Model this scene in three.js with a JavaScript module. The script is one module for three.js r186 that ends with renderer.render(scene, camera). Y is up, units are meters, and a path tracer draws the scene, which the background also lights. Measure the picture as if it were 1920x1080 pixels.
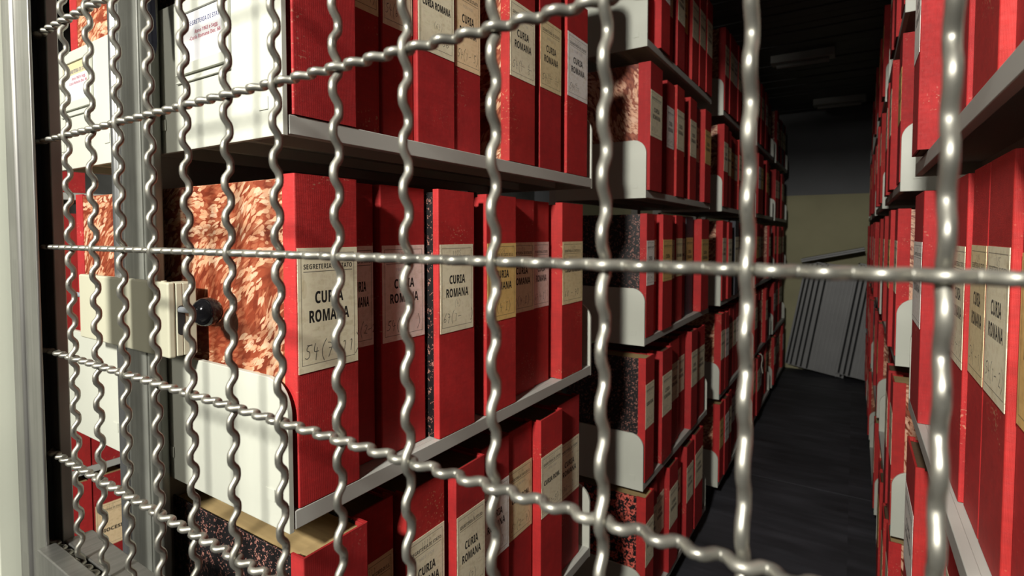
import * as THREE from 'three';
import { RoundedBoxGeometry } from 'three/addons/geometries/RoundedBoxGeometry.js';
import { mergeGeometries } from 'three/addons/utils/BufferGeometryUtils.js';

// ---------------------------------------------------------------- camera, light, exposure
// x runs along the mesh gate, -z down the aisle, y up; the origin is the photographer's eye, 1.22 m over the floor.
const scene = new THREE.Scene();
scene.background = new THREE.Color(0x000000);
const camera = new THREE.PerspectiveCamera(2 * Math.atan(540 / 1005) * 180 / Math.PI, 16 / 9, 0.02, 40);
camera.rotation.order = 'YXZ';
camera.rotation.set(-2.28 * Math.PI / 180, 32.61 * Math.PI / 180, 0);
camera.setViewOffset(1920, 1080, 0, 60, 1920, 1080);       // the photograph is cropped a little below the lens axis
camera.focus = 0.62;
camera.userData.fStop = 9;
scene.add(camera);
const renderer = new THREE.WebGLRenderer({ antialias: true });
renderer.toneMapping = THREE.LinearToneMapping;
renderer.toneMappingExposure = 1.0;
renderer.shadowMap.enabled = true;
const LAMP = { at: [-0.16, 0.94, 1.3], aim: [-0.55, -0.1, -0.7], power: 33, color: new THREE.Color(1.0, 0.975, 0.9) };
const FILL = { at: [-1.45, 0.75, 1.6], power: 5.5, color: new THREE.Color(1.0, 0.96, 0.86) };

// ---------------------------------------------------------------- helpers
let seed = 20240;
const rnd = () => { seed = (seed * 1664525 + 1013904223) >>> 0; return seed / 4294967296; };
const rr = (a, b) => a + (b - a) * rnd();
const pick = (a) => a[Math.floor(rnd() * a.length)];
const used = {};
function numbered(name) {
  used[name] = (used[name] || 0) + 1;
  return used[name] === 1 ? name : `${name}_${String(used[name] - 1).padStart(3, '0')}`;
}
function metric(g, du = 0, dv = 0) {                        // uv in metres, from the side each vertex faces
  g.computeBoundingBox();
  const p = g.attributes.position, n = g.attributes.normal, uv = new Float32Array(p.count * 2);
  for (let i = 0; i < p.count; i++) {
    const ax = Math.abs(n.getX(i)), ay = Math.abs(n.getY(i)), az = Math.abs(n.getZ(i));
    let u, v;
    if (ax >= ay && ax >= az) { u = p.getZ(i); v = p.getY(i); } else if (ay >= az) { u = p.getX(i); v = p.getZ(i); } else { u = p.getX(i); v = p.getY(i); }
    uv[2 * i] = u + du; uv[2 * i + 1] = v + dv;
  }
  g.setAttribute('uv', new THREE.BufferAttribute(uv, 2));
  return g;
}
function box(x0, x1, y0, y1, z0, z1, r = 0) {               // a box between two corners, edges rounded by r
  const w = Math.abs(x1 - x0), h = Math.abs(y1 - y0), d = Math.abs(z1 - z0);
  let g = r ? new RoundedBoxGeometry(w, h, d, 2, Math.min(r, w / 2.01, h / 2.01, d / 2.01)) : new THREE.BoxGeometry(w, h, d);
  if (g.index) g = g.toNonIndexed();
  g.translate((x0 + x1) / 2, (y0 + y1) / 2, (z0 + z1) / 2);
  return metric(g);
}
function cyl(a, b, r, seg = 16, r2 = r) {
  const A = new THREE.Vector3(...a), B = new THREE.Vector3(...b), d = B.clone().sub(A);
  const g = new THREE.CylinderGeometry(r2, r, d.length(), seg).toNonIndexed();
  g.applyQuaternion(new THREE.Quaternion().setFromUnitVectors(new THREE.Vector3(0, 1, 0), d.clone().normalize()));
  g.translate(...A.add(B).multiplyScalar(0.5).toArray());
  return metric(g);
}
function add(name, geos, mat, parent) {
  const list = [].concat(geos).map((g) => (g.index ? g.toNonIndexed() : g));
  const m = new THREE.Mesh(list.length > 1 ? mergeGeometries(list) : list[0], mat);
  m.castShadow = m.receiveShadow = true;
  m.name = parent ? name : numbered(name);
  (parent || scene).add(m);
  return m;
}
function tag(o, label, category, group) { o.userData.label = label; o.userData.category = category; if (group) o.userData.group = group; return o; }
function thing(name, label, category, pos = [0, 0, 0], group) {
  const o = new THREE.Group(); o.name = numbered(name); o.position.set(...pos); scene.add(o);
  return tag(o, label, category, group);
}
function struct(name, geos, mat) { const m = add(name, geos, mat); m.userData.kind = 'structure'; return m; }

// ---------------------------------------------------------------- noise and textures
const perm = new Uint8Array(512); { const p = [...Array(256).keys()]; for (let i = 255; i > 0; i--) { const j = Math.floor(rnd() * (i + 1)); [p[i], p[j]] = [p[j], p[i]]; } for (let i = 0; i < 512; i++) perm[i] = p[i & 255]; }
function vnoise(x, y, P) {                                   // value noise that repeats every P cells
  const xi = Math.floor(x), yi = Math.floor(y), fx = x - xi, fy = y - yi, s = (t) => t * t * (3 - 2 * t);
  const h = (a, b) => perm[(perm[(((a % P) + P) % P) & 255] + (((b % P) + P) % P)) & 255] / 255;
  const u = s(fx), v = s(fy);
  return (h(xi, yi) * (1 - u) + h(xi + 1, yi) * u) * (1 - v) + (h(xi, yi + 1) * (1 - u) + h(xi + 1, yi + 1) * u) * v;
}
function fbm(x, y, P, o = 4) { let s = 0, a = 0.5, f = 1; for (let i = 0; i < o; i++) { s += a * vnoise(x * f, y * f, P * f); a /= 2; f *= 2; } return s / (1 - Math.pow(0.5, o)); }
function dataTex(n, size, fn, srgb) {                        // fn(u, v) -> [r, g, b] in 0..255, or one number
  const d = new Uint8Array(n * n * 4);
  for (let j = 0; j < n; j++) for (let i = 0; i < n; i++) {
    let c = fn(i / n, j / n, i, j); if (typeof c === 'number') c = [c, c, c];
    const k = 4 * (j * n + i); d[k] = c[0]; d[k + 1] = c[1]; d[k + 2] = c[2]; d[k + 3] = 255;
  }
  const t = new THREE.DataTexture(d, n, n);
  t.wrapS = t.wrapT = THREE.RepeatWrapping; t.magFilter = THREE.LinearFilter; t.minFilter = THREE.LinearMipmapLinearFilter; t.generateMipmaps = true;
  if (srgb) t.colorSpace = THREE.SRGBColorSpace;
  t.repeat.set(1 / size, 1 / size); t.needsUpdate = true;
  return t;
}
function canvasTex(w, h, draw, size) {
  const c = document.createElement('canvas'); c.width = w; c.height = h;
  const ctx = c.getContext('2d'); draw(ctx, w, h);
  const t = new THREE.CanvasTexture(c); t.colorSpace = THREE.SRGBColorSpace; t.anisotropy = 8;
  if (size) { t.wrapS = t.wrapT = THREE.RepeatWrapping; t.repeat.set(1 / size, 1 / size); }
  return t;
}
const clampB = (x) => Math.max(0, Math.min(255, x));
const clothTint = dataTex(256, 0.11, (u, v) => { const n = fbm(u * 8, v * 8, 8, 4), w = vnoise(u * 90, v * 8, 90) * 0.5 + vnoise(u * 8, v * 90, 90) * 0.5; const k = 0.86 + 0.16 * n + 0.1 * (w - 0.5); return [255 * Math.min(1, k), 255 * Math.min(1, k), 255 * Math.min(1, k)].map(clampB); });
const clothRed = dataTex(512, 0.42, (u, v) => {               // red book cloth with pale rubbed flecks
  const n = fbm(u * 26, v * 26, 26, 4), w = vnoise(u * 250, v * 30, 250) * 0.5 + vnoise(u * 30, v * 250, 250) * 0.5, k = 0.9 + 0.12 * n + 0.12 * (w - 0.5);
  const f = vnoise(u * 190, v * 190, 190) * 0.62 + fbm(u * 7 + 2, v * 7, 7, 2) * 0.38, q = f > 0.79 ? Math.min(1, (f - 0.79) / 0.04) * 0.75 : 0;
  return [183 * k + (205 - 183) * q, 34 * k + (150 - 34) * q, 34 * k + (118 - 34) * q].map(clampB);
}, true);
const clothBump = dataTex(256, 0.04, (u, v, i, j) => { const a = Math.sin(u * 2 * Math.PI * 42), b = Math.sin(v * 2 * Math.PI * 42); return clampB(128 + 50 * a * (vnoise(u * 12, v * 12, 12) + 0.3) + 46 * b * (vnoise(u * 12, v * 12 + 5, 12) + 0.3)); });
const paintTint = dataTex(256, 0.7, (u, v) => { const n = fbm(u * 5, v * 5, 5, 5); return clampB(238 + 17 * n); }, true);
const steelRough = dataTex(256, 0.12, (u, v) => clampB(110 + 110 * fbm(u * 10, v * 10, 10, 4)));
const steelTint = dataTex(256, 0.15, (u, v) => { const n = fbm(u * 12, v * 12, 12, 5), d = fbm(u * 40 + 3, v * 40, 40, 2); const k = clampB(255 * (0.7 + 0.3 * n - (d > 0.72 ? 0.35 * (d - 0.72) * 4 : 0))); return [k, k * 0.985, k * 0.95]; }, true);
const brushTint = dataTex(256, 0.3, (u, v) => { const n = vnoise(u * 120, v * 4, 120), m = fbm(u * 6, v * 6, 6, 4); return clampB(195 + 22 * n + 40 * (m - 0.4)); }, true);
const floorTint = dataTex(512, 1.3, (u, v) => { const n = fbm(u * 6, v * 24, 6 * 4, 5), m = fbm(u * 4, v * 4, 4, 4), s = fbm(u * 3, v * 60, 60, 3); const k = clampB(96 + 130 * (n * 0.55 + m * 0.25 + s * 0.2 - 0.28)); return [k, k, k * 1.06].map(clampB); }, true);
const concreteTint = dataTex(256, 1.1, (u, v) => clampB(150 + 100 * fbm(u * 7, v * 7, 7, 5)), true);
const kraftTint = dataTex(256, 0.3, (u, v) => { const n = vnoise(u * 6, v * 90, 90), m = fbm(u * 8, v * 8, 8, 4); return [clampB(215 + 24 * n + 20 * m), clampB(205 + 24 * n + 20 * m), clampB(190 + 24 * n + 20 * m)]; }, true);
function marble(w, h, base, dark, mids, lights, count, lean) {  // pulled "petal" marbled paper
  return canvasTex(w, h, (x) => {
    x.fillStyle = base; x.fillRect(0, 0, w, h);
    const petal = (cx, cy, len, wid, ang) => {
      for (const ox of [-w, 0, w]) for (const oy of [-h, 0, h]) {
        const X = cx + ox, Y = cy + oy; if (X < -80 || X > w + 80 || Y < -80 || Y > h + 80) continue;
        x.save(); x.translate(X, Y); x.rotate(ang); x.beginPath(); x.moveTo(-len / 2, 0);
        x.bezierCurveTo(-len / 5, -wid * 0.75, len / 4, -wid * 0.9, len / 2, -wid * 0.08);
        x.bezierCurveTo(len / 2.4, wid * 0.45, len / 8, wid * 0.5, -len / 2, 0); x.fill(); x.restore();
      }
    };
    const flow = (cx, cy) => lean + 0.75 * (vnoise(cx / w * 6, cy / h * 6, 6) - 0.5) * 2;
    x.fillStyle = dark;
    for (let i = 0; i < count * 0.5; i++) { const cx = rnd() * w, cy = rnd() * h; x.globalAlpha = 0.35; petal(cx, cy, rr(40, 100), rr(12, 34), flow(cx, cy) + rr(-0.2, 0.2)); }
    for (let i = 0; i < count; i++) { const cx = rnd() * w, cy = rnd() * h; if (vnoise(cx / w * 9, cy / h * 9, 9) < 0.2) continue; x.globalAlpha = 0.55; x.fillStyle = pick(mids); petal(cx, cy, rr(24, 60), rr(6, 17), flow(cx, cy) + rr(-0.25, 0.25)); }
    for (let i = 0; i < count; i++) { const cx = rnd() * w, cy = rnd() * h; if (vnoise(cx / w * 8 + 3, cy / h * 8, 8) < 0.28) continue; x.globalAlpha = rr(0.7, 1); x.fillStyle = pick(lights); petal(cx, cy, rr(20, 66), rr(7, 20), flow(cx, cy) + rr(-0.3, 0.3)); }
    x.strokeStyle = base; x.globalAlpha = 0.8;
    for (let i = 0; i < count * 0.6; i++) { const cx = rnd() * w, cy = rnd() * h, a = flow(cx, cy), l = rr(10, 34); x.lineWidth = rr(1, 2.6); x.beginPath(); x.moveTo(cx, cy); x.quadraticCurveTo(cx + Math.cos(a) * l * 0.5 + rr(-4, 4), cy + Math.sin(a) * l * 0.5 + rr(-4, 4), cx + Math.cos(a) * l, cy + Math.sin(a) * l); x.stroke(); }
    x.globalAlpha = 1;
  }, 0.3);
}
const rustTex = marble(900, 900, '#a2482a', '#74250e', ['#bb6a48', '#c47a55'], ['#f2c39d', '#edb890', '#e6aa82', '#f7cfad'], 1500, -0.5);
const paleTex = marble(720, 720, '#94462f', '#64200f', ['#b8694c'], ['#efb794', '#f3c2a4'], 1700, 0.9);
function speckle(colors, lo, scale) {
  return dataTex(512, 0.16, (u, v) => {
    const a = fbm(u * scale, v * scale, scale, 4), b = fbm(u * scale * 2.4 + 7, v * scale * 2.4, Math.round(scale * 2.4), 3), c = vnoise(u * scale * 0.4, v * scale * 0.4, Math.max(2, Math.round(scale * 0.4)));
    const k = a * 0.55 + b * 0.45 + 0.12 * (c - 0.5);
    const q = Math.max(0, Math.min(1, (k - lo) / 0.035)), col = colors[b > 0.55 ? 0 : 1];
    return [18 + (col[0] - 18) * q, 16 + (col[1] - 16) * q, 17 + (col[2] - 17) * q];
  }, true);
}
const speckTex = speckle([[150, 104, 92], [106, 66, 60]], 0.585, 40);
const clotTex = speckle([[205, 98, 84], [176, 78, 66]], 0.505, 20);

// ---------------------------------------------------------------- materials
const P = (o) => new THREE.MeshStandardMaterial(o);
const lin = (r, g, b) => new THREE.Color().setRGB(r, g, b);
const M = {};
M.reds = [[0.9, 0.9, 0.9], [0.78, 0.74, 0.8], [0.98, 1, 1], [0.86, 0.95, 0.8]].map((c) => P({ color: lin(...c), map: clothRed, bumpMap: clothBump, bumpScale: 0.00035, roughness: 0.72 }));
M.slate = P({ color: lin(0.045, 0.047, 0.06), map: clothTint, bumpMap: clothBump, bumpScale: 0.0003, roughness: 0.6 });
M.rust = P({ color: lin(0.62, 0.62, 0.62), map: rustTex, roughness: 0.5 });
M.pale = P({ color: lin(0.72, 0.72, 0.72), map: paleTex, roughness: 0.42 });
M.speck = P({ map: speckTex, roughness: 0.5 });
M.clot = P({ map: clotTex, roughness: 0.5 });
M.kraft = P({ color: lin(0.46, 0.36, 0.19), map: kraftTint, roughness: 0.75 });
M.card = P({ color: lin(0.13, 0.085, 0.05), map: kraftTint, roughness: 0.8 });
M.paint = P({ color: lin(0.5, 0.51, 0.44), map: paintTint, roughness: 0.45 });
M.lip = P({ color: lin(0.46, 0.46, 0.42), map: paintTint, roughness: 0.5 });
M.white = P({ color: lin(0.6, 0.62, 0.52), map: paintTint, roughness: 0.4 });
M.cream = P({ color: lin(0.46, 0.45, 0.34), map: paintTint, roughness: 0.45 });
M.wire = P({ color: lin(0.4, 0.4, 0.375), map: steelTint, roughnessMap: steelRough, roughness: 0.72, metalness: 0.8 });
M.frame = P({ color: lin(0.36, 0.355, 0.33), map: brushTint, roughness: 0.42, metalness: 0.85 });
M.post = P({ color: lin(0.44, 0.45, 0.4), map: brushTint, roughness: 0.42, metalness: 0.15 });
M.chrome = P({ color: lin(0.45, 0.46, 0.46), roughness: 0.25, metalness: 0.9 });
M.rubber = P({ color: lin(0.012, 0.012, 0.013), roughness: 0.8 });
M.knob = new THREE.MeshPhysicalMaterial({ color: lin(0.006, 0.006, 0.007), roughness: 0.1, specularIntensity: 0.7 });
M.zinc = P({ color: lin(0.42, 0.46, 0.52), roughness: 0.4, metalness: 0.5 });
M.floor = P({ color: lin(0.2, 0.2, 0.21), map: floorTint, roughness: 0.62 });
M.seam = P({ color: lin(0.11, 0.11, 0.1), roughness: 0.9 });
M.concrete = P({ color: lin(0.09, 0.09, 0.086), map: concreteTint, roughness: 0.55 });
M.darkBand = P({ color: lin(0.2, 0.205, 0.215), map: paintTint, roughness: 0.85 });
M.beige = P({ color: lin(0.44, 0.41, 0.25), map: paintTint, roughness: 0.85 });
M.roomWall = P({ color: lin(0.19, 0.19, 0.175), map: concreteTint, roughness: 0.85 });
M.panelGrey = P({ color: lin(0.3, 0.3, 0.3), map: paintTint, roughness: 0.5, metalness: 0.2 });
M.navy = P({ color: lin(0.012, 0.013, 0.03), roughness: 0.8 });
M.string = P({ color: lin(0.6, 0.58, 0.5), roughness: 0.8 });
M.diffuser = P({ color: lin(0.36, 0.36, 0.34), roughness: 0.5 });
M.bulb = P({ color: lin(0.8, 0.8, 0.76), emissive: LAMP.color, emissiveIntensity: 3, roughness: 0.4 });

// ---------------------------------------------------------------- label printing
const GL = {                                                 // pen strokes for handwritten signs, on a 1 x 1 box, y down
  0: [[.5, .02, .15, .3, .12, .7, .45, .98, .8, .7, .82, .3, .5, .02]], 1: [[.3, .25, .55, .02, .5, .98]], 2: [[.15, .2, .45, .02, .8, .2, .6, .55, .12, .95, .5, .85, .9, .95]],
  3: [[.2, .1, .6, .05, .75, .25, .4, .45, .8, .65, .6, .95, .15, .9]], 4: [[.3, .0, .1, .6, .85, .55], [.65, .25, .55, 1.1]], 5: [[.85, .02, .35, .05, .25, .45, .7, .45, .75, .8, .4, 1, .1, .9], [.35, .05, .9, .0]],
  6: [[.75, .0, .3, .35, .12, .75, .4, 1, .75, .8, .6, .55, .2, .7]], 7: [[.1, .05, .85, .05, .35, 1.1], [.25, .5, .75, .45]], 8: [[.75, .15, .4, .0, .25, .25, .75, .7, .5, 1, .2, .75, .75, .15]],
  9: [[.75, .2, .45, .02, .2, .25, .45, .5, .75, .2, .6, 1.05]], '(': [[.8, -.25, .35, .2, .3, .8, .7, 1.3]], ')': [[.2, -.25, .65, .2, .7, .8, .25, 1.3]], '-': [[.1, .55, .9, .5]], '/': [[.9, -.1, .1, 1.1]], I: [[.5, .0, .5, 1], [.2, .0, .8, .0], [.2, 1, .8, 1]],
};
function scrawl(x, text, X, Y, s, alpha = 0.75) {
  x.save(); x.strokeStyle = `rgba(40,37,32,${alpha})`; x.lineWidth = Math.max(1.4, s * 0.055); x.lineCap = x.lineJoin = 'round';
  for (const ch of text) {
    for (const st of GL[ch] || []) {
      x.beginPath();
      const p = []; for (let i = 0; i < st.length; i += 2) p.push([X + (st[i] + rr(-.05, .05)) * s * 0.62 - st[i + 1] * s * 0.12, Y + (st[i + 1] + rr(-.04, .04)) * s]);
      x.moveTo(...p[0]);
      for (let i = 1; i < p.length - 1; i++) x.quadraticCurveTo(...p[i], (p[i][0] + p[i + 1][0]) / 2, (p[i][1] + p[i + 1][1]) / 2);
      x.lineTo(...p[p.length - 1]); x.stroke();
    }
    X += s * (ch === ' ' ? 0.55 : 0.64);
  }
  x.restore();
}
function squeezed(x, text, cx, y, px, width, font = 'bold', heavy = 0) {   // narrow capitals fitted to a width
  x.save(); x.font = `${font} ${px}px sans-serif`; x.textAlign = 'center';
  const w = x.measureText(text).width; x.translate(cx, y); x.scale(width / w, 1); x.fillText(text, 0, 0); if (heavy) { x.strokeStyle = x.fillStyle; x.lineWidth = heavy; x.strokeText(text, 0, 0); } x.restore();
}
function labelTex(o) {
  const H = 480, W = Math.round(H * (o.aspect || 0.6));
  return canvasTex(W, H, (x) => {
    x.fillStyle = o.paper; x.fillRect(0, 0, W, H);
    for (let i = 0; i < 900; i++) { x.fillStyle = `rgba(${rnd() < 0.6 ? '120,95,40' : '255,250,225'},${rr(0.015, 0.06)})`; x.beginPath(); x.ellipse(rnd() * W, rnd() * H, rr(1, 18), rr(1, 12), 0, 0, 7); x.fill(); }
    for (let i = 0; i < 14; i++) { x.fillStyle = `rgba(120,85,30,${rr(0.03, 0.1)})`; x.beginPath(); x.ellipse(pick([rr(0, W * 0.12), rr(W * 0.88, W)]), rnd() * H, rr(3, 16), rr(6, 40), 0, 0, 7); x.fill(); }
    x.strokeStyle = 'rgba(45,40,32,0.75)'; x.lineWidth = 2; x.strokeRect(W * 0.055, H * 0.045, W * 0.885, H * 0.895);
    x.fillStyle = '#26231d';
    const hy = o.headY || 0.17;
    squeezed(x, o.head || 'SEGRETERIA DI STATO', W / 2, H * hy, H * 0.054, W * 0.82, o.headFont || 'bold', 0);
    x.fillRect(W * 0.09, H * (hy + 0.02), W * 0.82, 2);
    if (o.num) scrawl(x, o.num, W * 0.36, H * (hy - 0.105), H * 0.062, 0.6);
    if (o.stamp) { x.globalAlpha = 0.35; x.fillStyle = '#4a4a66'; squeezed(x, o.stamp, W * 0.5, H * 0.27, H * 0.045, W * 0.42, 'normal'); x.globalAlpha = 1; x.fillStyle = '#1b1916'; }
    const t = o.title || ['CURIA', 'ROMANA'], ty = o.titleY || 0.45; x.fillStyle = '#100e0b';
    if (t.length === 2) { squeezed(x, t[0], W * 0.5, H * ty, H * 0.136, W * 0.48, 'bold', 0.003 * H); squeezed(x, t[1], W * 0.5, H * (ty + 0.152), H * 0.136, W * 0.68, 'bold', 0.003 * H); }
    else squeezed(x, t[0], W * 0.5, H * (ty + 0.04), H * 0.108, W * 0.78, 'bold', 0.005 * H);
    if (o.mid) scrawl(x, o.mid, W * 0.42, H * 0.65, H * 0.06, 0.5);
    if (o.code) scrawl(x, o.code, W * (o.codeX || 0.1), H * 0.78, H * (o.codeS || 0.1), 0.8);
    if (o.frac) for (const [a, b, fx] of o.frac) { scrawl(x, a, W * fx, H * 0.74, H * 0.06); x.fillStyle = 'rgba(60,56,48,.8)'; x.fillRect(W * (fx - 0.02), H * 0.815, W * 0.16, 2.4); scrawl(x, b, W * fx, H * 0.83, H * 0.06); }
  });
}
const CREAM = '#ece5c6', PINK = '#eedad0', MUST = '#e2be74', TAN = '#e0d0a2', WHITE = '#f2f0ea', PEACH = '#ebcfa4';
const LAB = {
  F1: { paper: CREAM, code: '54(7-11)', codeS: 0.115 }, F2: { paper: PINK, num: '1103', code: '54(2-24)', aspect: 0.42, codeX: 0.2 }, F3: { paper: PINK, num: '1104', stamp: '1927 1928', code: '54(5-  )' },
  F4: { paper: CREAM, num: '1105', mid: '(4)', code: '67(1-   )' }, F5: { paper: MUST, num: '1106', head: 'SEGRETERIA DI STATO DI S.S.', code: '67(4 I)' }, F6: { paper: CREAM, num: '1107', code: '67(4 I)' },
  F7: { paper: PINK, num: '1108', stamp: '1929 1930', code: '67(4 I)' }, F8: { paper: TAN, num: '1109', head: 'SEGRETERIA DI STATO DI S.S.', stamp: '1930 1931', title: ['CURIA ROMANA'], code: '68 - 70' },
  G2: { paper: TAN, code: '54(1- 4)' }, G3: { paper: CREAM, title: ['CURIA ROMANA'], code: '54(6  )' }, G4: { paper: CREAM, stamp: '1926', title: ['CURIA ROMANA'], titleY: 0.47, mid: '(67)', code: '66', codeX: 0.66 },
  G5: { paper: PEACH, stamp: '1926 1927', code: '54(1- 5)' }, G6: { paper: CREAM, stamp: 'MONS 1162', code: '54(', frac: [['6', '1', 0.42], ['6', '5', 0.72]] }, G7: { paper: TAN, num: '1160', stamp: 'MONS 1162', code: '54(', frac: [['6', '5', 0.42], ['6', '13', 0.72]] },
  G8: { paper: WHITE, num: '1151', stamp: '1928 1929', code: '54(', frac: [['6', '13', 0.42]] },
  H2: { paper: TAN, num: '111', head: 'SEGRETERIA DI STATO DI S.S.' }, H3: { paper: CREAM, num: '1117', stamp: '1927 1928' }, H4: { paper: CREAM, num: '1112', code: '   (2)' }, H5: { paper: WHITE, num: '1113', code: '241-  )' },
  H6: { paper: TAN, num: '1114', head: 'SEGRETERIA DI STATO DI S.S.', stamp: '1930', title: ['CURIA ROM.'], code: '51(2- 4)' }, H7: { paper: CREAM, num: '1115', stamp: '1930 1931', title: ['CURIA ROM.'], code: '54(2-5)' }, H8: { paper: CREAM, num: '1116', stamp: '1931', code: '176- )' },
  R1: { paper: CREAM, num: '1085', code: '54(1- 2)' }, R2: { paper: TAN, num: '1084', code: '54( - 1)' }, R3: { paper: CREAM, num: '1083', code: '53(7- 9)' }, R4: { paper: WHITE, num: '1082' },
  D1: { paper: PEACH, num: '1510', title: ['DIOCESI'], titleY: 0.62, aspect: 0.62 },
  A1: { paper: CREAM, num: '1120', stamp: '1931' }, A2: { paper: TAN, num: '1121', title: ['CURIA ROMANA'] }, A3: { paper: WHITE, num: '1122', code: '68(2-4)' }, A4: { paper: MUST, num: '1123' },
};
const labelMats = {};
const labelMat = (k) => labelMats[k] || (labelMats[k] = P({ map: labelTex(LAB[k]), roughness: 0.8 }));

// ---------------------------------------------------------------- the archive boxes
// s = +1: spine looks towards +x (racks left of the aisle); -1: towards -x. x: spine plane; z: near side; t: thickness.
function spineShell(s, t, wr, y0, y1, fine) {                // cloth back that wraps round both boards, one folded piece
  const q = new THREE.Shape(), k = fine ? 0.0022 : 0, e = 0.003;
  q.moveTo(-wr, 0); q.lineTo(-k, 0); if (k) q.quadraticCurveTo(0, 0, 0, -k); q.lineTo(0, -t + k); if (k) q.quadraticCurveTo(0, -t, -k, -t); q.lineTo(-wr, -t); q.lineTo(-wr, -t + e); q.lineTo(-e, -t + e); q.lineTo(-e, -e); q.lineTo(-wr, -e); q.closePath();
  let g = new THREE.ExtrudeGeometry(q, { depth: y1 - y0, bevelEnabled: false, curveSegments: 4 });
  const m = new THREE.Matrix4().set(s, 0, 0, 0, 0, 0, 1, y0, 0, 1, 0, 0, 0, 0, 0, 1);   // (x, z, up) to (x, y, z)
  if (g.index) g = g.toNonIndexed();
  g.applyMatrix4(m);
  if (m.determinant() < 0) { for (const n of ['position', 'normal', 'uv']) { const a = g.attributes[n], w = a.itemSize; for (let i = 0; i < a.count; i += 3) for (let c = 0; c < w; c++) { const x = a.array[(i + 1) * w + c]; a.array[(i + 1) * w + c] = a.array[(i + 2) * w + c]; a.array[(i + 2) * w + c] = x; } } }
  return g;
}
const BOARD = { rust: M.rust, pale: M.pale, speck: M.speck, clot: M.clot, red: null };
function archiveBox(o) {
  const s = o.s || 1, h = o.h || 0.361, t = o.t, d = o.d || 0.255, wr = o.wrap || 0.018, fine = o.fine, e = fine ? 0.0012 : 0;
  const g = thing('archive_box', o.label, 'archive box', [o.x, o.y, -o.z], o.group);
  const red = o.red || pick(M.reds), du = rnd(), dv = rnd();
  const X = (a) => -s * a;                                   // depth a behind the spine
  const lift = fine ? 0.003 : 0.001;
  const sp = [spineShell(s, t, wr, 0.001, h + lift, fine)];
  if (fine) sp.push(box(X(0.0008), X(wr * 0.8), h - 0.004, h + lift * 0.6, -0.0012, -0.006, 0.0015), box(X(0.0008), X(wr * 0.8), h - 0.004, h + lift * 0.6, -t + 0.0012, -t + 0.006, 0.0015));   // cloth turned in over the worn head
  for (const q of sp) metric(q, du, dv);
  add('spine', sp, red, g);
  const bm = BOARD[o.board] || red;
  for (const [za, zb] of [[-0.0008, -0.0034], [-t + 0.0008, -t + 0.0034]]) {
    if (!fine && za < -0.01) continue;                       // the far board of a box in a row cannot be seen
    add('cover_board', metric(box(X(wr - 0.002), X(d), 0.001, h - 0.001, za, zb, e), du, dv), bm, g);
  }
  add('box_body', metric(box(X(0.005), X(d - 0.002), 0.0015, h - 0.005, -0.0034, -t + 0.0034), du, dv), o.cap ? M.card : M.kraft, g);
  if (o.lab) {
    const lw = o.lw || t * 0.95, lh = o.lh || 0.13, top = o.top || h - 0.077;
    const lg = new THREE.BoxGeometry(lw, lh, 0.0005);
    lg.rotateY(s * Math.PI / 2); lg.translate(s * 0.0003, top - lh / 2, -t / 2 + (o.lz || 0));
    add('label', lg, labelMat(o.lab), g);
  }
  return g;
}

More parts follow.
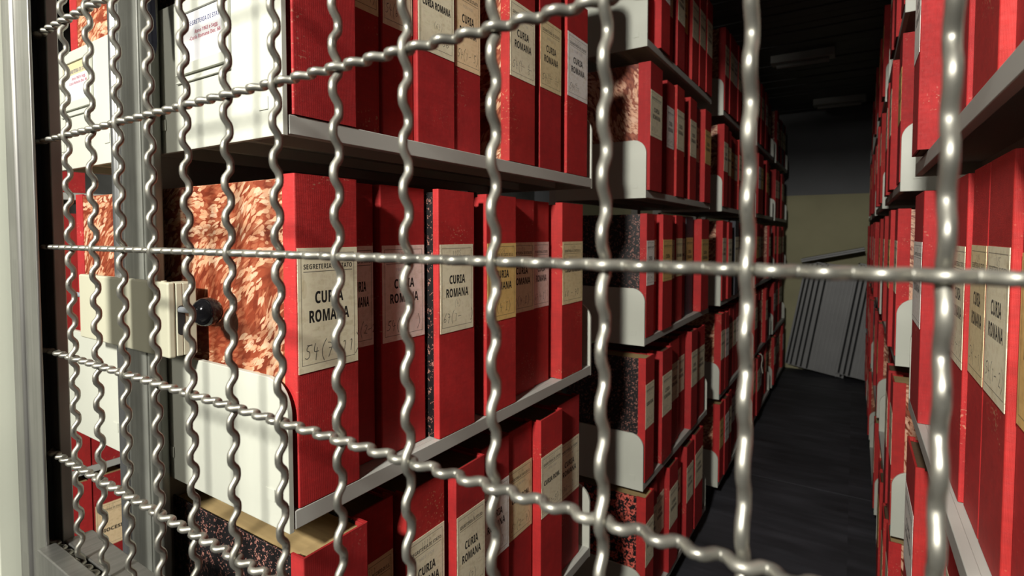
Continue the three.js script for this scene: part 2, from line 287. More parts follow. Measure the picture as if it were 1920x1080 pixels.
// ---------------------------------------------------------------- racks
const LEVELS = [0.530, 0.105, -0.320, -0.745, -1.150], FLOOR = -1.225, TRAY = 0.0215;
function endPanelShape(s, depth, h, r) {                     // side plate, front top corner rounded
  const q = new THREE.Shape();
  q.moveTo(0, 0); q.lineTo(0, h - r); q.absarc(-s * r, h - r, r, s > 0 ? 0 : Math.PI, Math.PI / 2, s < 0); q.lineTo(-s * depth, h); q.lineTo(-s * depth, 0); q.closePath();
  return q;
}
function endPanel(s, x, y, zf, depth, h, r, slot = true) {
  const g = new THREE.ExtrudeGeometry(endPanelShape(s, depth, h, r), { depth: 0.0048, bevelEnabled: true, bevelThickness: 0.0008, bevelSize: 0.0008, bevelSegments: 2, curveSegments: 10 });
  g.translate(x - s * 0.0008, y, zf - 0.0056);
  return metric(g.index ? g.toNonIndexed() : g);
}
function rack(o) {                                           // { s, x, z0, z1, depth, levels, label, tall: [level indexes with the higher plate] }
  const { s, x, z0, z1 } = o, depth = o.depth || 0.288, g = thing('shelving_rack', o.label, 'shelving rack', [x, FLOOR, -z0]);
  const Y = (v) => v - FLOOR, L = z1 - z0, fine = o.fine;
  for (const k of o.levels) {
    const y = Y(LEVELS[k]), D = -s * depth;
    add('shelf', [box(-s * 0.0108, D, y + TRAY - 0.0025, y + TRAY - 0.0002, -0.0075, -L + 0.0075), box(0, -s * 0.011, y + 0.0005, y + TRAY, -0.0075, -L + 0.0075, fine ? 0.0012 : 0), box(D, D + s * 0.004, y, y + TRAY, -0.0075, -L + 0.0075),
      box(-s * 0.09, -s * 0.10, y + 0.004, y + TRAY - 0.002, -0.01, -L + 0.01), box(-s * 0.19, -s * 0.20, y + 0.004, y + TRAY - 0.002, -0.01, -L + 0.01)], M.lip, g);
    const tall = (o.tall || []).includes(k), h = tall ? 0.181 : 0.164;
    const p = add('end_panel', endPanel(s, 0, y, 0, depth, h, tall ? 0.02 : 0.038), M.paint, g);
    if (o.slots !== false) add('hanging_slot', [box(-s * 0.024, -s * 0.040, y + 0.028, y + 0.042, 0.0002, 0.0011, 0.0004)], M.paint, p);
    if (o.slots !== false && fine) add('hanging_slot', [box(-s * (depth - 0.03), -s * (depth - 0.046), y + 0.028, y + 0.042, 0.0002, 0.0011, 0.0004)], M.paint, p);
    if (tall && o.card) {
      const cx = o.card.x, cw = 0.116, ch = 0.083, cy = y + 0.132;
      const fr = new THREE.Shape(); fr.moveTo(-cw / 2, -ch / 2); fr.lineTo(cw / 2, -ch / 2); fr.lineTo(cw / 2, ch / 2); fr.lineTo(-cw / 2, ch / 2); fr.closePath();
      const ho = new THREE.Path(), a = cw / 2 - 0.011, b = ch / 2 - 0.011, c = 0.004; ho.moveTo(-a + c, -b); ho.lineTo(a - c, -b); ho.quadraticCurveTo(a, -b, a, -b + c); ho.lineTo(a, b - c); ho.quadraticCurveTo(a, b, a - c, b); ho.lineTo(-a + c, b); ho.quadraticCurveTo(-a, b, -a, b - c); ho.lineTo(-a, -b + c); ho.quadraticCurveTo(-a, -b, -a + c, -b); fr.holes.push(ho);
      const eg = new THREE.ExtrudeGeometry(fr, { depth: 0.0022, bevelEnabled: true, bevelThickness: 0.0008, bevelSize: 0.0008, bevelSegments: 2 }); eg.translate(cx, cy, 0.001);
      add('card_holder', [metric(eg.index ? eg.toNonIndexed() : eg), box(cx - cw / 2 - 0.002, cx + cw / 2, cy - ch / 2 - 0.010, cy - ch / 2 - 0.0075, 0, 0.003, 0.0008)], M.paint, p);
      const cg = new THREE.BoxGeometry(cw - 0.016, ch - 0.016, 0.0006); cg.translate(cx, cy, 0.0012);
      const cm = add('paper_card', cg, P({ color: lin(0.56, 0.56, 0.56), map: canvasTex(500, 340, (c2, w, hh) => {
        c2.fillStyle = o.card.half ? '#efeef4' : '#fbfafb'; c2.fillRect(0, 0, w, hh);
        if (o.card.half) { c2.fillStyle = '#ecdcae'; c2.fillRect(0, 0, w, hh * 0.34); }
        c2.fillStyle = '#86aed2'; c2.globalAlpha = 0.8; c2.beginPath(); c2.ellipse(w * 0.12, hh * 0.2, w * 0.03, hh * 0.05, 0, 0, 7); c2.fill(); c2.fillRect(w * 0.1, hh * 0.2, w * 0.04, hh * 0.12); c2.globalAlpha = 1;
        c2.fillStyle = '#1c2566'; squeezed(c2, 'SEGRETERIA DI STATO', w * 0.57, hh * 0.3, hh * 0.11, w * 0.74, 'bold');
        c2.fillStyle = '#a81836'; squeezed(c2, 'Anno 1963 e Segg.', w * 0.6, hh * 0.46, hh * 0.09, w * 0.52, 'bold'); squeezed(c2, '-Curia Romana Doc. 66', w * 0.56, hh * 0.56, hh * 0.09, w * 0.68, 'bold');
      }), roughness: 0.6 }), p);
      cm.userData.label = 'white printed paper card';
    }
  }
  for (const k of o.levels) {                                // plates at the far end of each shelf
    const y = Y(LEVELS[k]); add('end_panel', endPanel(s, 0, y, -L + 0.008, depth, 0.164, 0.038), M.paint, g);
  }
  for (const zz of [-0.03, -L + 0.03]) add('upright', box(-s * (depth + 0.001), -s * (depth + 0.028), 0.0, Y(0.95), zz + 0.02, zz - 0.02), M.lip, g);
  if (o.back) add('light_stop_sheet', box(-s * (depth - 0.004), -s * (depth - 0.002), 0.02, Y(0.95), -0.012, -L + 0.012), M.lip, g);  // unseen sheet, added to stop the fill lamp leaking through the rack
  add('plinth', box(-s * 0.05, -s * depth, 0, Y(LEVELS[4]) + 0.002, -0.03, -L + 0.03), M.rubber, g);
  return g;
}
const XL = -0.503, XR = 0.089;
const BAYS = [[0.3445, 1.125], [1.49, 2.29], [2.52, 3.30], [3.48, 4.26], [4.40, 5.18]];
const BAYSR = [[0.40, 1.215], [1.60, 2.38], [2.62, 3.40], [3.58, 4.36], [4.45, 5.19]];
const ORD = ['first', 'second', 'third', 'fourth', 'fifth', 'sixth', 'seventh', 'eighth', 'ninth', 'tenth'];
const SHELF = ['top shelf', 'second shelf down', 'middle shelf', 'fourth shelf down', 'lowest shelf'];
BAYS.forEach(([z0, z1], i) => {
  rack({ s: 1, x: XL, z0, z1, levels: [0, 1, 2, 3, 4], fine: i < 2, tall: i === 0 ? [1] : i === 1 ? [0] : [], card: i === 0 ? { x: -0.15 } : null, slots: i < 3,
    label: i === 0 ? 'grey steel rack nearest the gate, left of the aisle, white card on its end' : `${ORD[i]} grey steel rack from the gate along the left side of the aisle` });
  rack({ s: -1, x: XR, z0: BAYSR[i][0], z1: BAYSR[i][1], levels: [0, 1, 2, 3, 4], fine: i < 2, slots: i < 3,
    label: i === 0 ? 'grey steel rack right of the aisle, nearest the gate' : `${ORD[i]} grey steel rack from the gate along the right side of the aisle` });
});

// first rack on the left: every box as the photograph shows it [level, z, thickness, spine x, wrap, board, label key, description]
const A = XL, B = -0.516, C = -0.522;
const FIRST = [
  [2, 0.3567, 0.0859, A, 0.021, 'rust', 'F1', 'archive box with cream label 54(7-11) and rust marbled side beside the black knob'],
  [2, 0.4445, 0.0500, C - 0.010, 0.018, 'red', 'F2', 'shaded archive box with pinkish label, just behind the box labelled 54(7-11)', { lw: 0.046 }],
  [2, 0.4990, 0.0860, C - 0.002, 0.018, 'red', 'F3', 'archive box with pinkish label 54(5-), half in shadow, on the middle shelf'],
  [2, 0.5904, 0.0870, A, 0.010, 'speck', 'F4', 'archive box with cream label numbered 1105, coded 67(1-)', { lw: 0.079, lz: 0.001 }],
  [2, 0.7092, 0.0910, A, 0.0175, 'red', 'F5', 'archive box with mustard yellow label on the middle shelf'],
  [2, 0.8030, 0.0930, C, 0.018, 'red', 'F6', 'archive box with cream label right after the mustard labelled one'],
  [2, 0.8980, 0.0640, C - 0.004, 0.018, 'red', 'F7', 'archive box with greyish pink label, second from far end of middle shelf'],
  [2, 0.9759, 0.0990, A, 0.016, 'red', 'F8', 'archive box with tan label 68 - 70 at the far end of the middle shelf'],
  [1, 0.3567, 0.0860, A + 0.001, 0.013, 'speck', null, 'archive box at near end of upper shelf beside the end plate with white card'],
  [1, 0.4460, 0.0600, C - 0.008, 0.018, 'red', 'G2', 'dark shaded archive box with tan label 54(1-4), second on upper shelf', { top: 0.287 }],
  [1, 0.5070, 0.0585, C - 0.004, 0.018, 'red', 'G3', 'shaded archive box with one-line cream label, third on the upper shelf', { top: 0.28, lw: 0.055 }],
  [1, 0.5665, 0.0830, C + 0.003, 0.018, 'red', 'G4', 'archive box with cream label coded 66 on the upper shelf', { top: 0.265 }],
  [1, 0.6510, 0.0680, C + 0.001, 0.018, 'red', 'G5', 'archive box with peach label 54(1-5) on the upper shelf', { top: 0.262 }],
  [1, 0.7777, 0.0880, A, 0.0175, 'rust', 'G6', 'archive box with cream label 54(6/1-6/5) and a rust marbled side showing', { top: 0.277 }],
  [1, 0.8860, 0.0880, A - 0.002, 0.012, 'red', 'G7', 'archive box with frayed tan label numbered 1160', { top: 0.282 }],
  [1, 0.9951, 0.1000, A, 0.016, 'red', 'G8', 'archive box with whitish label numbered 1151 at far end of upper shelf', { top: 0.29 }],
  [3, 0.3567, 0.0917, A + 0.006, 0.022, 'speck', null, 'speckled black archive box with bare beige top and red spine, lower left', { h: 0.368 }],
  [3, 0.4500, 0.0740, C - 0.008, 0.018, 'red', 'H2', 'shaded archive box with tan label, second on the lower shelf'],
  [3, 0.5340, 0.0830, C + 0.006, 0.020, 'red', 'H3', 'archive box with cream label numbered 1117 on the lower shelf'],
  [3, 0.6281, 0.0760, A, 0.016, 'red', 'H4', 'archive box with bright red edge and cream label, fourth on the lower shelf'],
  [3, 0.7140, 0.0850, C + 0.005, 0.018, 'red', 'H5', 'archive box with whitish label 241-, fifth on the lower shelf'],
  [3, 0.8020, 0.0850, C + 0.001, 0.018, 'red', 'H6', 'archive box with tan one-line label, sixth on the lower shelf'],
  [3, 0.8899, 0.0908, A, 0.011, 'red', 'H7', 'archive box with label reading CURIA ROM., seventh on lower shelf'],
  [3, 0.9880, 0.1010, C + 0.006, 0.018, 'red', 'H8', 'archive box with torn cream label at far end of the lower shelf'],
];
for (const [k, z, t, x, wrap, board, lab, label, more] of FIRST)
  archiveBox({ z, t, x, wrap, board, lab, label, y: LEVELS[k] + TRAY, fine: true, d: z < 0.4 ? 0.285 : 0.255, group: 'red archive boxes on the first left rack', cap: k === 3 && z < 0.4 ? 0 : 'card', lh: lab === 'F1' ? 0.137 : lab === 'H7' || lab === 'H8' ? 0.121 : 0.13, top: k === 3 ? (lab === 'H8' ? 0.275 : 0.29) : undefined, ...(more || {}) });

// the other racks along the aisle: rows of eight or fewer; [jut, slate spine] vary from box to box
const ANY = ['A1', 'A2', 'A3', 'A4', 'F4', 'F6', 'H7', 'R3'];
function row(side, bay, level, list) {
  const s = side === 'left' ? 1 : -1;
  list.forEach((b, i) => {
    archiveBox({ s, x: (side === 'left' ? XL : XR) + s * b.jut, y: LEVELS[level] + TRAY, z: b.z, t: b.t, h: b.h || rr(0.355, 0.365), wrap: b.wrap || rr(0.014, 0.03), board: b.board || pick(['red', 'red', 'speck', 'rust']),
      red: b.slate ? M.slate : undefined, lab: b.lab === undefined ? pick(ANY) : b.lab, fine: bay === 0, top: b.top, lh: b.lh, cap: i ? 'card' : b.cap,
      label: b.label || `${b.slate ? 'dark grey' : 'red'} archive box ${ORD[i]} from near end, ${SHELF[level]} of ${ORD[bay]} ${side} rack`, group: `archive boxes on the ${ORD[bay]} ${side} rack` });
  });
}
function fillRow(bay, n, opt = {}) {
  const [z0, z1] = (opt.right ? BAYSR : BAYS)[bay], out = [], gap = (z1 - z0 - 0.03) / n; let z = z0 + 0.0095;
  for (let i = 0; i < n; i++) {
    const t = Math.min(gap * rr(0.84, 0.985), 0.104);
    const out1 = i === 0 || rnd() < 0.36;
    out.push({ z, t, jut: out1 ? rr(0.0, 0.012) : -rr(0.012, 0.024), slate: i > 1 && rnd() < (opt.slate || 0.06), ...(i === 0 ? opt.first || {} : {}) });
    z += gap;
  }
  return out;
}
// second rack, left
row('left', 1, 0, [[1.50, .088, -.014], [1.592, .086, .008], [1.69, .088, -.012], [1.785, .086, .002], [1.88, .09, -.014], [1.975, .088, .001], [2.075, .088, .003], [2.175, .09, .006]].map(([z, t, jut]) => ({ z, t, jut, board: 'pale' })));
row('left', 1, 1, [[1.50, .11, .008, 'pale', .036], [1.62, .06, -.022, 'red', .02], [1.697, .08, -.004, 'pale', .016], [1.786, .088, .003, 'pale', .018], [1.876, .088, -.018], [1.969, .09, -.001], [2.062, .085, -.012, 'speck', .02, 1], [2.165, .1, .006, 'rust', .02]].map(([z, t, jut, board, wrap, slate]) => ({ z, t, jut, board, wrap, slate })));
row('left', 1, 2, [[1.50, .07, .001, 'speck', .02], [1.572, .07, -.016], [1.645, .1, .004, 'red', .025], [1.75, .078, -.012], [1.83, .08, -.008], [1.915, .086, -.022], [2.005, .1, -.02, 'speck', .02, 1], [2.13, .12, .006, 'red', .02]].map(([z, t, jut, board, wrap, slate]) => ({ z, t, jut, board, wrap, slate })));
row('left', 1, 3, [[1.50, .08, .002, 'speck', .022], [1.585, .06, -.024], [1.655, .105, .004, 'red', .03], [1.79, .11, -.012], [1.905, .09, -.018], [2.01, .088, .004, 'red', .03], [2.13, .12, -.004]].map(([z, t, jut, board, wrap, slate]) => ({ z, t, jut, board, wrap, slate })));
row('left', 1, 4, [[1.50, .075, .006, 'clot', .028], [1.58, .07, -.008], [1.66, .085, -.014], [1.75, .1, .003, 'red', .035], [1.86, .09, -.014], [1.955, .095, .006, 'red', .03], [2.07, .12, .008, 'red', .034]].map(([z, t, jut, board, wrap, slate]) => ({ z, t, jut, board, wrap, slate })));
for (const k of [0, 1, 2, 3, 4]) { row('left', 2, k, fillRow(2, 8, { slate: 0.08, first: { jut: 0.004, wrap: 0.03, board: 'rust' } })); }
for (const k of [0, 1, 2, 3, 4]) { row('left', 3, k, fillRow(3, 7)); }
for (const k of [0, 1, 2, 3, 4]) { row('left', 4, k, fillRow(4, 6)); }
// first rack, right: the boxes nearest the gate
const RIGHT = (k, list) => row('right', 0, k, list.map(([z, t, jut, wrap, lab]) => ({ z, t, jut, board: 'red', wrap, lab, cap: 'card', lh: 0.137 })));
RIGHT(1, [[.41, .09, -.02, .025, null], [.503, .093, -.018, .025, null], [.60, .115, -.008, .0125, null], [.719, .08, -.004, .02, null], [.803, .09, -.014, .02, 'A2'], [.897, .1, -.014, .02, null], [1.012, .09, .0135, .03, 'R4'], [1.106, .1, -.012, .03, 'A1']]);
RIGHT(2, [[.41, .075, -.02, .03, null], [.488, .092, -.024, .03, 'A4'], [.584, .091, -.018, .03, 'R1'], [.677, .082, -.018, .02, 'R2'], [.762, .085, -.0136, .02, 'R3'], [.85, .09, -.02, .03, 'A1'], [.945, .09, -.018, .02, 'A2'], [1.05, .14, 0, .03, 'R4']]);
RIGHT(3, [[.41, .075, -.02, .03, null], [.488, .084, -.018, .03, 'A1'], [.575, .1, -.02, .03, 'A2'], [.68, .1, -.016, .02, 'A3'], [.785, .11, -.022, .03, 'A1'], [.90, .11, -.02, .02, 'R3'], [1.03, .155, .0025, .012, 'R4']]);
for (const k of [0, 1, 2, 3, 4]) { row('right', 1, k, fillRow(1, 6, { right: 1, first: { jut: 0.002, board: 'pale', wrap: 0.026 } })); }
for (const k of [0, 1, 2, 3, 4]) { row('right', 2, k, fillRow(2, 5, { right: 1, first: { board: 'pale', wrap: 0.02 } })); }
for (const k of [0, 1, 2, 3, 4]) { row('right', 3, k, fillRow(3, 4, { right: 1 })); }
for (const k of [0, 1, 2, 3, 4]) { row('right', 4, k, fillRow(4, 3, { right: 1 })); }

// rack that backs onto the first one, across the post, and the rack beyond the next aisle
rack({ s: -1, x: -1.115, z0: 0.3445, z1: 1.1, depth: 0.235, levels: [1, 2, 3, 4], tall: [1], card: { x: 0.096, half: true }, fine: true, label: 'grey steel rack backing onto the first left rack, left of the grey post', back: true });
const backBox = (z, k, board, label) => archiveBox({ s: -1, x: -1.083, y: LEVELS[k] + TRAY, z, t: 0.088, d: 0.188, board, wrap: 0.028, label, fine: true, group: 'archive boxes on the rack behind the post' });
backBox(0.3585, 1, 'rust', 'rust marbled archive box above the small white card, left of the post');
backBox(0.3585, 2, 'rust', 'rust marbled archive box above the cream lever case, left of the post');
rack({ s: 1, x: -2.0, z0: 0.3, z1: 1.2, levels: [1, 2, 3, 4], slots: false, label: 'far left steel rack seen through the gap below the lever case' });
[[2, .592, 'red', null, 'red archive box at upper left, seen under the small card plate'], [2, .68, 'red', null, 'red archive box seen left of the lever case across the next aisle'], [3, .592, 'red', null, 'shaded red archive box above the pale shelf edge, lower left'], [3, .685, 'red', null, 'red archive box above the pale shelf edge, beside the grey post'],
  [4, .592, 'red', null, 'shaded red archive box below the pale shelf edge, lower left'], [4, .685, 'red', 'D1', 'red archive box with peach label DIOCESI, lower left'], [3, .785, 'red', null, 'red archive box hidden mostly by the grey post, upper of two'], [4, .785, 'red', null, 'red archive box hidden mostly by the grey post, lower of two'], [1, .6, 'red', null, 'red archive box at top left behind the small white card plate']]
  .forEach(([k, z, board, lab, label]) => archiveBox({ s: 1, x: -2.0, y: LEVELS[k] + TRAY, z, t: 0.088, board, lab, label, lw: 0.082, lh: 0.14, top: 0.27, group: 'archive boxes on the far left rack' }));

// grey post between the two racks
{
  const p = thing('rack_post', 'tall grey metal post with a round bar between the two near left racks', 'post', [-0.82, FLOOR, -0.352]);
  const H = 1.02 - FLOOR;
  add('channel', [box(-0.0215, 0.069, 0, H, 0.0105, 0.0215, 0.003), box(0.012, 0.040, 0, H, 0.021, 0.0238, 0.0025)], M.post, p);
  add('round_bar', cyl([-0.038, 0, 0.0145], [-0.038, H, 0.0145], 0.0112, 20), M.chrome, p);
}
// lever case with its rod and black ball
{
  const p = thing('lever_case', 'cream metal lever case with a black ball knob in front of the post', 'lever case', [-0.8025, -0.146, -0.3250]);
  const W = 0.255, z1 = 0.0165, H = 0.090, x0 = -W / 2, x1 = W / 2;
  add('housing', [box(x0, x1, 0, H, 0.0078, z1, 0.0025), box(x0 + 0.002, x1 + 0.0005, 0.0015, H - 0.0015, 0.0, 0.0074, 0.0012), box(x1 - 0.03, x1 + 0.0005, 0.0015, H - 0.0015, -0.016, 0.0, 0.0012)], M.cream, p);
  const slot = new THREE.Shape(); const a = 0.0042, b = 0.0135; slot.absarc(0, b, a, 0, Math.PI); slot.absarc(0, -b, a, Math.PI, 2 * Math.PI); slot.closePath();
  const sg = new THREE.ExtrudeGeometry(slot, { depth: 0.0006, bevelEnabled: false }); sg.rotateY(Math.PI / 2); sg.translate(x1 + 0.0002, H * 0.49, 0.002);
  add('lever_slot', metric(sg.index ? sg.toNonIndexed() : sg), M.rubber, p);
  add('screw', [cyl([x0 + 0.04, H - 0.001, 0.011], [x0 + 0.04, H + 0.001, 0.011], 0.003), cyl([x1 - 0.02, H - 0.001, 0.011], [x1 - 0.02, H + 0.001, 0.011], 0.003)], M.cream, p);
  const yr = H * 0.63, zr = 0.003;
  const rod = add('lever_rod', cyl([x1 - 0.004, yr, zr], [x1 + 0.042, yr + 0.001, zr - 0.003], 0.0036, 14), M.zinc, p);
  const kg = new THREE.SphereGeometry(0.0166, 40, 28); kg.translate(x1 + 0.052, yr + 0.001, zr - 0.004);
  add('ball_knob', [kg.toNonIndexed(), cyl([x1 + 0.033, yr + 0.001, zr - 0.0025], [x1 + 0.041, yr + 0.001, zr - 0.003], 0.0075, 18)], M.knob, rod);
  add('lever_rod', cyl([x0 + 0.004, yr, zr], [x0 - 0.05, yr, zr], 0.0036, 14), M.zinc, p);
}
// dark blue cloth hanging beside the post
{
  const q = new THREE.Shape(); q.moveTo(-0.012, 0.30); q.lineTo(0.016, 0.30); q.bezierCurveTo(0.006, 0.16, 0.012, 0.09, 0.016, 0.03); q.bezierCurveTo(0.012, 0.015, 0.01, 0.01, 0.008, 0.05); q.bezierCurveTo(0.0, 0.09, -0.012, 0.16, -0.012, 0.30);
  const g = new THREE.ExtrudeGeometry(q, { depth: 0.003, bevelEnabled: true, bevelThickness: 0.002, bevelSize: 0.002, bevelSegments: 3, curveSegments: 14 });
  g.translate(-0.741, 0.205, -0.325);
  tag(add('hanging_cloth', metric(g.index ? g.toNonIndexed() : g), M.navy), 'narrow dark blue cloth hanging beside the grey post at the top', 'cloth');
}

// ---------------------------------------------------------------- the crimped wire gate
{
  const gate = thing('wire_mesh_gate', 'steel gate of crimped woven wire in a flat bar frame, in front of everything', 'gate', [0, FLOOR, -0.2]);
  const Y0 = -FLOOR, r = 0.0024, amp = 0.0025, SX = 0.0535, X0 = 0.0226, SY = 0.1044, H0 = -0.0122;
  const xL = -0.69, xR = 1.0, yB = -0.325, yT = 0.835;
  function wireGeo(len, period, phase, vertical, dents) {     // a crimped rod from 0 to len, waves in z
    const steps = Math.round(len / period * (dents ? 18 : 12)), seg = 12, pos = [], nor = [], uv = [], idx = [];
    for (let i = 0; i <= steps; i++) {
      const a = len * i / steps, w = 2 * Math.PI * (a / period) + phase, z = amp * (Math.sin(w) + 0.12 * Math.sin(3 * w)) * 0.95, slope = amp * Math.cos(w) * 2 * Math.PI / period;
      const dent = dents && Math.sin(w) > 0.975 ? 0.9 : 1;
      for (let j = 0; j <= seg; j++) {
        const t = j / seg * 2 * Math.PI, n1 = Math.cos(t), n2 = Math.sin(t), il = 1 / Math.hypot(1, slope);
        const na = -slope * il * n2, nz = il * n2;            // section turned with the wave
        const P3 = [a + na * r * dent, n1 * r * dent, z + nz * r * dent];
        if (vertical) { pos.push(n1 * r, P3[0], P3[2]); nor.push(n1, na, nz); } else { pos.push(P3[0], P3[1], P3[2]); nor.push(na, n1, nz); }
        uv.push(j / seg * 0.016, a);
      }
    }
    for (let i = 0; i < steps; i++) for (let j = 0; j < seg; j++) { const p = i * (seg + 1) + j, q = p + seg + 1; vertical ? idx.push(p, q, p + 1, p + 1, q, q + 1) : idx.push(p, p + 1, q, p + 1, q + 1, q); }
    const g = new THREE.BufferGeometry();
    g.setAttribute('position', new THREE.Float32BufferAttribute(pos, 3)); g.setAttribute('normal', new THREE.Float32BufferAttribute(nor, 3)); g.setAttribute('uv', new THREE.Float32BufferAttribute(uv, 2));
    g.setIndex(idx);
    return g;
  }
  // the weave: a rod passes in front of every other one that it crosses
  const pv = SY / 4.5, ph = SX / 3.5;
  for (let k = -8; k <= 12; k++) {
    const x = X0 - SX * k, front = ((k % 2) + 2) % 2;          // odd k: in front at the level crossing H0
    const phase = Math.PI / 2 + (front ? 0 : Math.PI) - 2 * Math.PI * ((H0 - yB) / pv);
    const g = wireGeo(yT - yB, pv, phase, true, false); g.rotateZ(rr(-0.0025, 0.0025)); g.translate(x + rr(-0.0007, 0.0007), Y0 + yB, 0);
    add('vertical_wire', g, M.wire, gate);
  }
  for (let n = -2; n <= 7; n++) {
    const y = H0 + SY * n, atX0 = ((n % 2) + 2) % 2;           // at x = X0 (k = 0): in front where the upright rod is behind
    const phase = Math.PI / 2 + (atX0 ? Math.PI : 0) - 2 * Math.PI * ((X0 - xL) / ph);
    const g = wireGeo(xR - xL, ph, phase, false, true); g.translate(xL, Y0 + y, 0);
    add('horizontal_wire', g, M.wire, gate);
  }
  { const g = wireGeo(xR - xL, ph, 0.7, false, true); g.translate(xL, Y0 - 0.315, 0); add('horizontal_wire', g, M.wire, gate); }
  const T = 0.875;
  add('front_bar', [box(-0.724, -0.66, 0.02, Y0 + T, 0.011, 0.0138, 0.001), box(-0.726, -0.697, 0.02, Y0 + T, 0.008, 0.0168, 0.0042)], M.frame, gate);
  add('back_bar', box(-0.73, -0.677, 0.02, Y0 + T, -0.0045, -0.0145, 0.0012), M.frame, gate);
  add('spacer_strip', box(-0.725, -0.70, 0.02, Y0 + T, -0.0045, 0.0108), M.rubber, gate);
  add('bottom_rail', box(-0.66, 1.03, Y0 - 0.345, Y0 - 0.304, 0.006, 0.021, 0.0015), M.frame, gate);
  add('bottom_rail', box(-0.677, 1.03, Y0 - 0.35, Y0 - 0.313, -0.030, -0.0055, 0.0015), M.frame, gate);
  add('top_rail', box(-0.724, 1.03, Y0 + 0.83, Y0 + T, -0.02, 0.0138, 0.0015), M.frame, gate);
  add('front_bar', box(1.0, 1.06, 0.02, Y0 + T, -0.02, 0.0138, 0.001), M.frame, gate);
  add('lower_sheet', box(-0.66, 1.0, 0.05, Y0 - 0.346, -0.004, -0.0015), M.frame, gate);
}
// white painted gate post at the left edge
{
  const p = thing('white_post', 'white painted steel post at the left edge beside the gate frame', 'post', [-0.745, FLOOR, -0.172]);
  add('post_body', [box(-0.018, 0.006, 0, 2.08, -0.017, 0.04, 0.002), box(0.004, 0.0128, 0, 2.08, -0.017, 0.004, 0.0025)], M.white, p);
}

// ---------------------------------------------------------------- the room
const R = { x0: -3.2, x1: 1.6, z0: -5.5, z1: 2.6, top: 1.1 };
{
  const fl = struct('floor', box(R.x0, R.x1, FLOOR - 0.12, FLOOR - 0.004, R.z0, R.z1), M.seam);
  const edges = [R.z1, 0.6, -0.95, -2.93, -4.9, R.z0];
  for (let i = 0; i < edges.length - 1; i++) add('floor_sheet', box(R.x0, R.x1, FLOOR - 0.006, FLOOR - 0.0002, edges[i] - 0.002, edges[i + 1] + 0.002, 0.0005), M.floor, fl);
  const ce = struct('ceiling', box(R.x0, R.x1, R.top, R.top + 0.15, R.z0, R.z1), M.concrete);
  for (let z = -0.35; z > R.z0 + 0.1; z -= 0.098) { const d = rr(0.004, 0.011); add('formwork_board', box(R.x0, R.x1, R.top - d, R.top + 0.004, z, z - rr(0.082, 0.095), 0.0012), M.concrete, ce); }
  const wb = struct('wall_back', [box(R.x0, R.x1, FLOOR, 0.354, R.z0 - 0.15, R.z0)], M.beige);
  const up = add('upper_band', box(R.x0, R.x1, 0.354, R.top, R.z0 - 0.15, R.z0 + 0.004), M.darkBand, wb);
  struct('wall_left', box(R.x0 - 0.15, R.x0, FLOOR, R.top, R.z0, R.z1), M.roomWall);
  struct('wall_right', box(R.x1, R.x1 + 0.15, FLOOR, R.top, R.z0, R.z1), M.roomWall);
  struct('wall_front', box(R.x0, R.x1, FLOOR, R.top, R.z1, R.z1 + 0.15), M.roomWall);
  struct('wall_above_gate', box(R.x0, R.x1, 0.885, R.top, -0.28, -0.14), M.roomWall);
}
// main lamp behind the photographer, plus an unseen lamp added as fill
function lamp(o, name, label) {
  const p = thing(name, label, 'lamp', o.at), len = R.top - o.at[1];
  add('stem', cyl([0, 0.1, 0], [0, len, 0], 0.006), M.chrome, p);
  add('socket', cyl([0, 0.034, 0], [0, 0.115, 0], 0.02), M.white, p);
  const bm = M.bulb.clone(); bm.emissive = o.color;
  add('bulb', new THREE.SphereGeometry(o.aim ? 0.045 : 0.1, 24, 16), bm, p);
  let l;
  if (o.aim) {
    const dir = new THREE.Vector3(...o.aim).sub(new THREE.Vector3(...o.at)).normalize();
    const q = []; for (let i = 0; i <= 10; i++) { const a = i / 10 * 1.35; q.push(new THREE.Vector2(0.075 * Math.sin(a) + 0.001, -0.075 * Math.cos(a))); }
    for (let i = 10; i >= 0; i--) { const a = i / 10 * 1.35; q.push(new THREE.Vector2(0.078 * Math.sin(a) + 0.001, -0.078 * Math.cos(a))); }
    const g = new THREE.LatheGeometry(q, 32); g.applyQuaternion(new THREE.Quaternion().setFromUnitVectors(new THREE.Vector3(0, 1, 0), dir));
    add('reflector', g, M.white, p);
    l = new THREE.SpotLight(o.color, o.power, 0, 1.12, 0.7, 2); l.target.position.set(...o.aim); scene.add(l.target);
  } else l = new THREE.PointLight(o.color, o.power, 0, 2);
  l.position.set(...o.at); l.castShadow = true; l.shadow.radius = o.aim ? 4.5 : 10; l.shadow.mapSize.set(2048, 2048); l.shadow.bias = -0.0005; scene.add(l);
}
lamp(LAMP, 'reflector_lamp', 'round lamp with a white reflector hanging behind the photographer');
lamp(FILL, 'added_fill_lamp', 'added fill lamp, out of view on the left behind the photographer');

// unlit tube fittings on the aisle ceiling
for (const [x, z, w, label] of [[-0.29, -3.7, 0.34, 'unlit tube fitting on the dark ceiling, nearer of two'], [-0.13, -5.05, 0.36, 'unlit tube fitting on the dark ceiling, farther of two']]) {
  const p = thing('ceiling_fitting', label, 'ceiling light', [x, R.top, z]);
  add('housing', box(-w / 2, w / 2, -0.055, -0.002, -0.05, 0.05, 0.004), M.diffuser, p);
  add('tube', cyl([-w / 2 + 0.03, -0.068, 0], [w / 2 - 0.03, -0.068, 0], 0.013), M.diffuser, p);
}
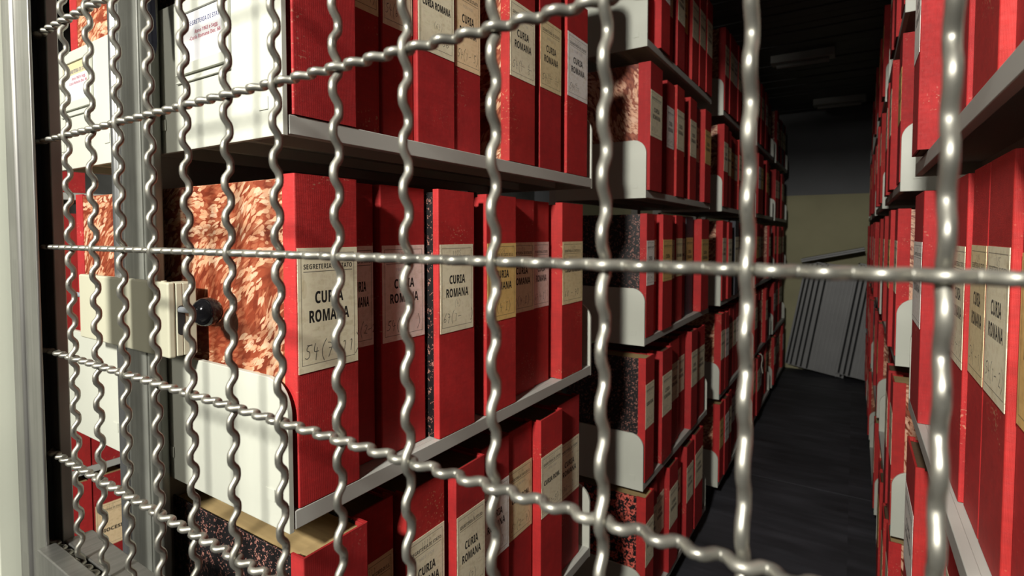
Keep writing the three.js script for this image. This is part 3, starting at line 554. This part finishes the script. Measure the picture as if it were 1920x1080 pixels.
// ribbed grey shelf panels leaning at the end of the aisle
{
  const spots = [[-0.535, -5.463, 0.17], [-0.50, -5.428, 0.17], [-0.455, -5.393, 0.165], [-0.415, -5.358, 0.165], [-0.365, -5.323, 0.16], [-0.125, -5.288, 0.155], [-0.085, -5.253, 0.15], [-0.05, -5.218, 0.15]];
  const names = ['leftmost and rearmost', 'second from left', 'third from left', 'fourth from left', 'wide fifth', 'third from right', 'second from right', 'rightmost and foremost'];
  spots.forEach(([x, z, lean], i) => {
    const wide = 0.30, H = 0.985 + (i % 3) * 0.008, p = thing('leaning_panel', `grey ribbed metal panel leaning at aisle end, ${names[i]}`, 'metal panel', [x, FLOOR + 0.002, z], 'grey metal panels leaning on the far wall');
    p.rotation.z = -lean;
    const lip = [box(0, 0.013, 0.05, H, 0, 0.012, 0.001), box(wide - 0.013, wide, 0.05, H, 0, 0.012, 0.001), box(0, wide, 0.05, H, -0.003, 0), box(0, wide, H - 0.012, H, 0, 0.012, 0.001)];
    add('sheet', lip, M.panelGrey, p);
    add('gap_shade_strip', [box(0.0145, 0.029, 0.055, H - 0.013, 0, 0.003), box(wide - 0.029, wide - 0.0145, 0.055, H - 0.013, 0, 0.003)], M.rubber, p).userData.label = 'dark strip painted as shade between panels';  // black strips colour in the shade of the gaps between panels
    for (let k = 0; k < 8; k++) add('rib', box(0.033 + k * 0.0297, 0.053 + k * 0.0297, 0.055, H - 0.014, 0, 0.005, 0.002), M.panelGrey, p);
  });
}
{
  const p = thing('loose_panel', 'grey flat metal panel lying aslant on top of the leaning panels', 'metal panel', [-0.385, -0.238, -5.32]);
  p.rotation.z = 0.226;
  add('sheet', [box(0, 0.47, 0, 0.012, -0.11, 0.11, 0.002), box(0.0, 0.47, 0.018, 0.03, -0.11, 0.11, 0.002), box(0.01, 0.46, 0.011, 0.019, -0.11, 0.09)], M.panelGrey, p);
}
// white string hanging from a shelf far down on the left
{
  const c = new THREE.CatmullRomCurve3([[0, 0.0, 0], [0.014, -0.004, 0.0], [0.02, -0.03, 0], [0.016, -0.07, 0], [0.024, -0.12, 0]].map((v) => new THREE.Vector3(...v)));
  const g = new THREE.TubeGeometry(c, 30, 0.0022, 6); g.translate(-0.495, -0.75, -3.66);
  tag(add('white_string', g, M.string), 'short white string hanging from a shelf far down the left side', 'string');
}
renderer.render(scene, camera);
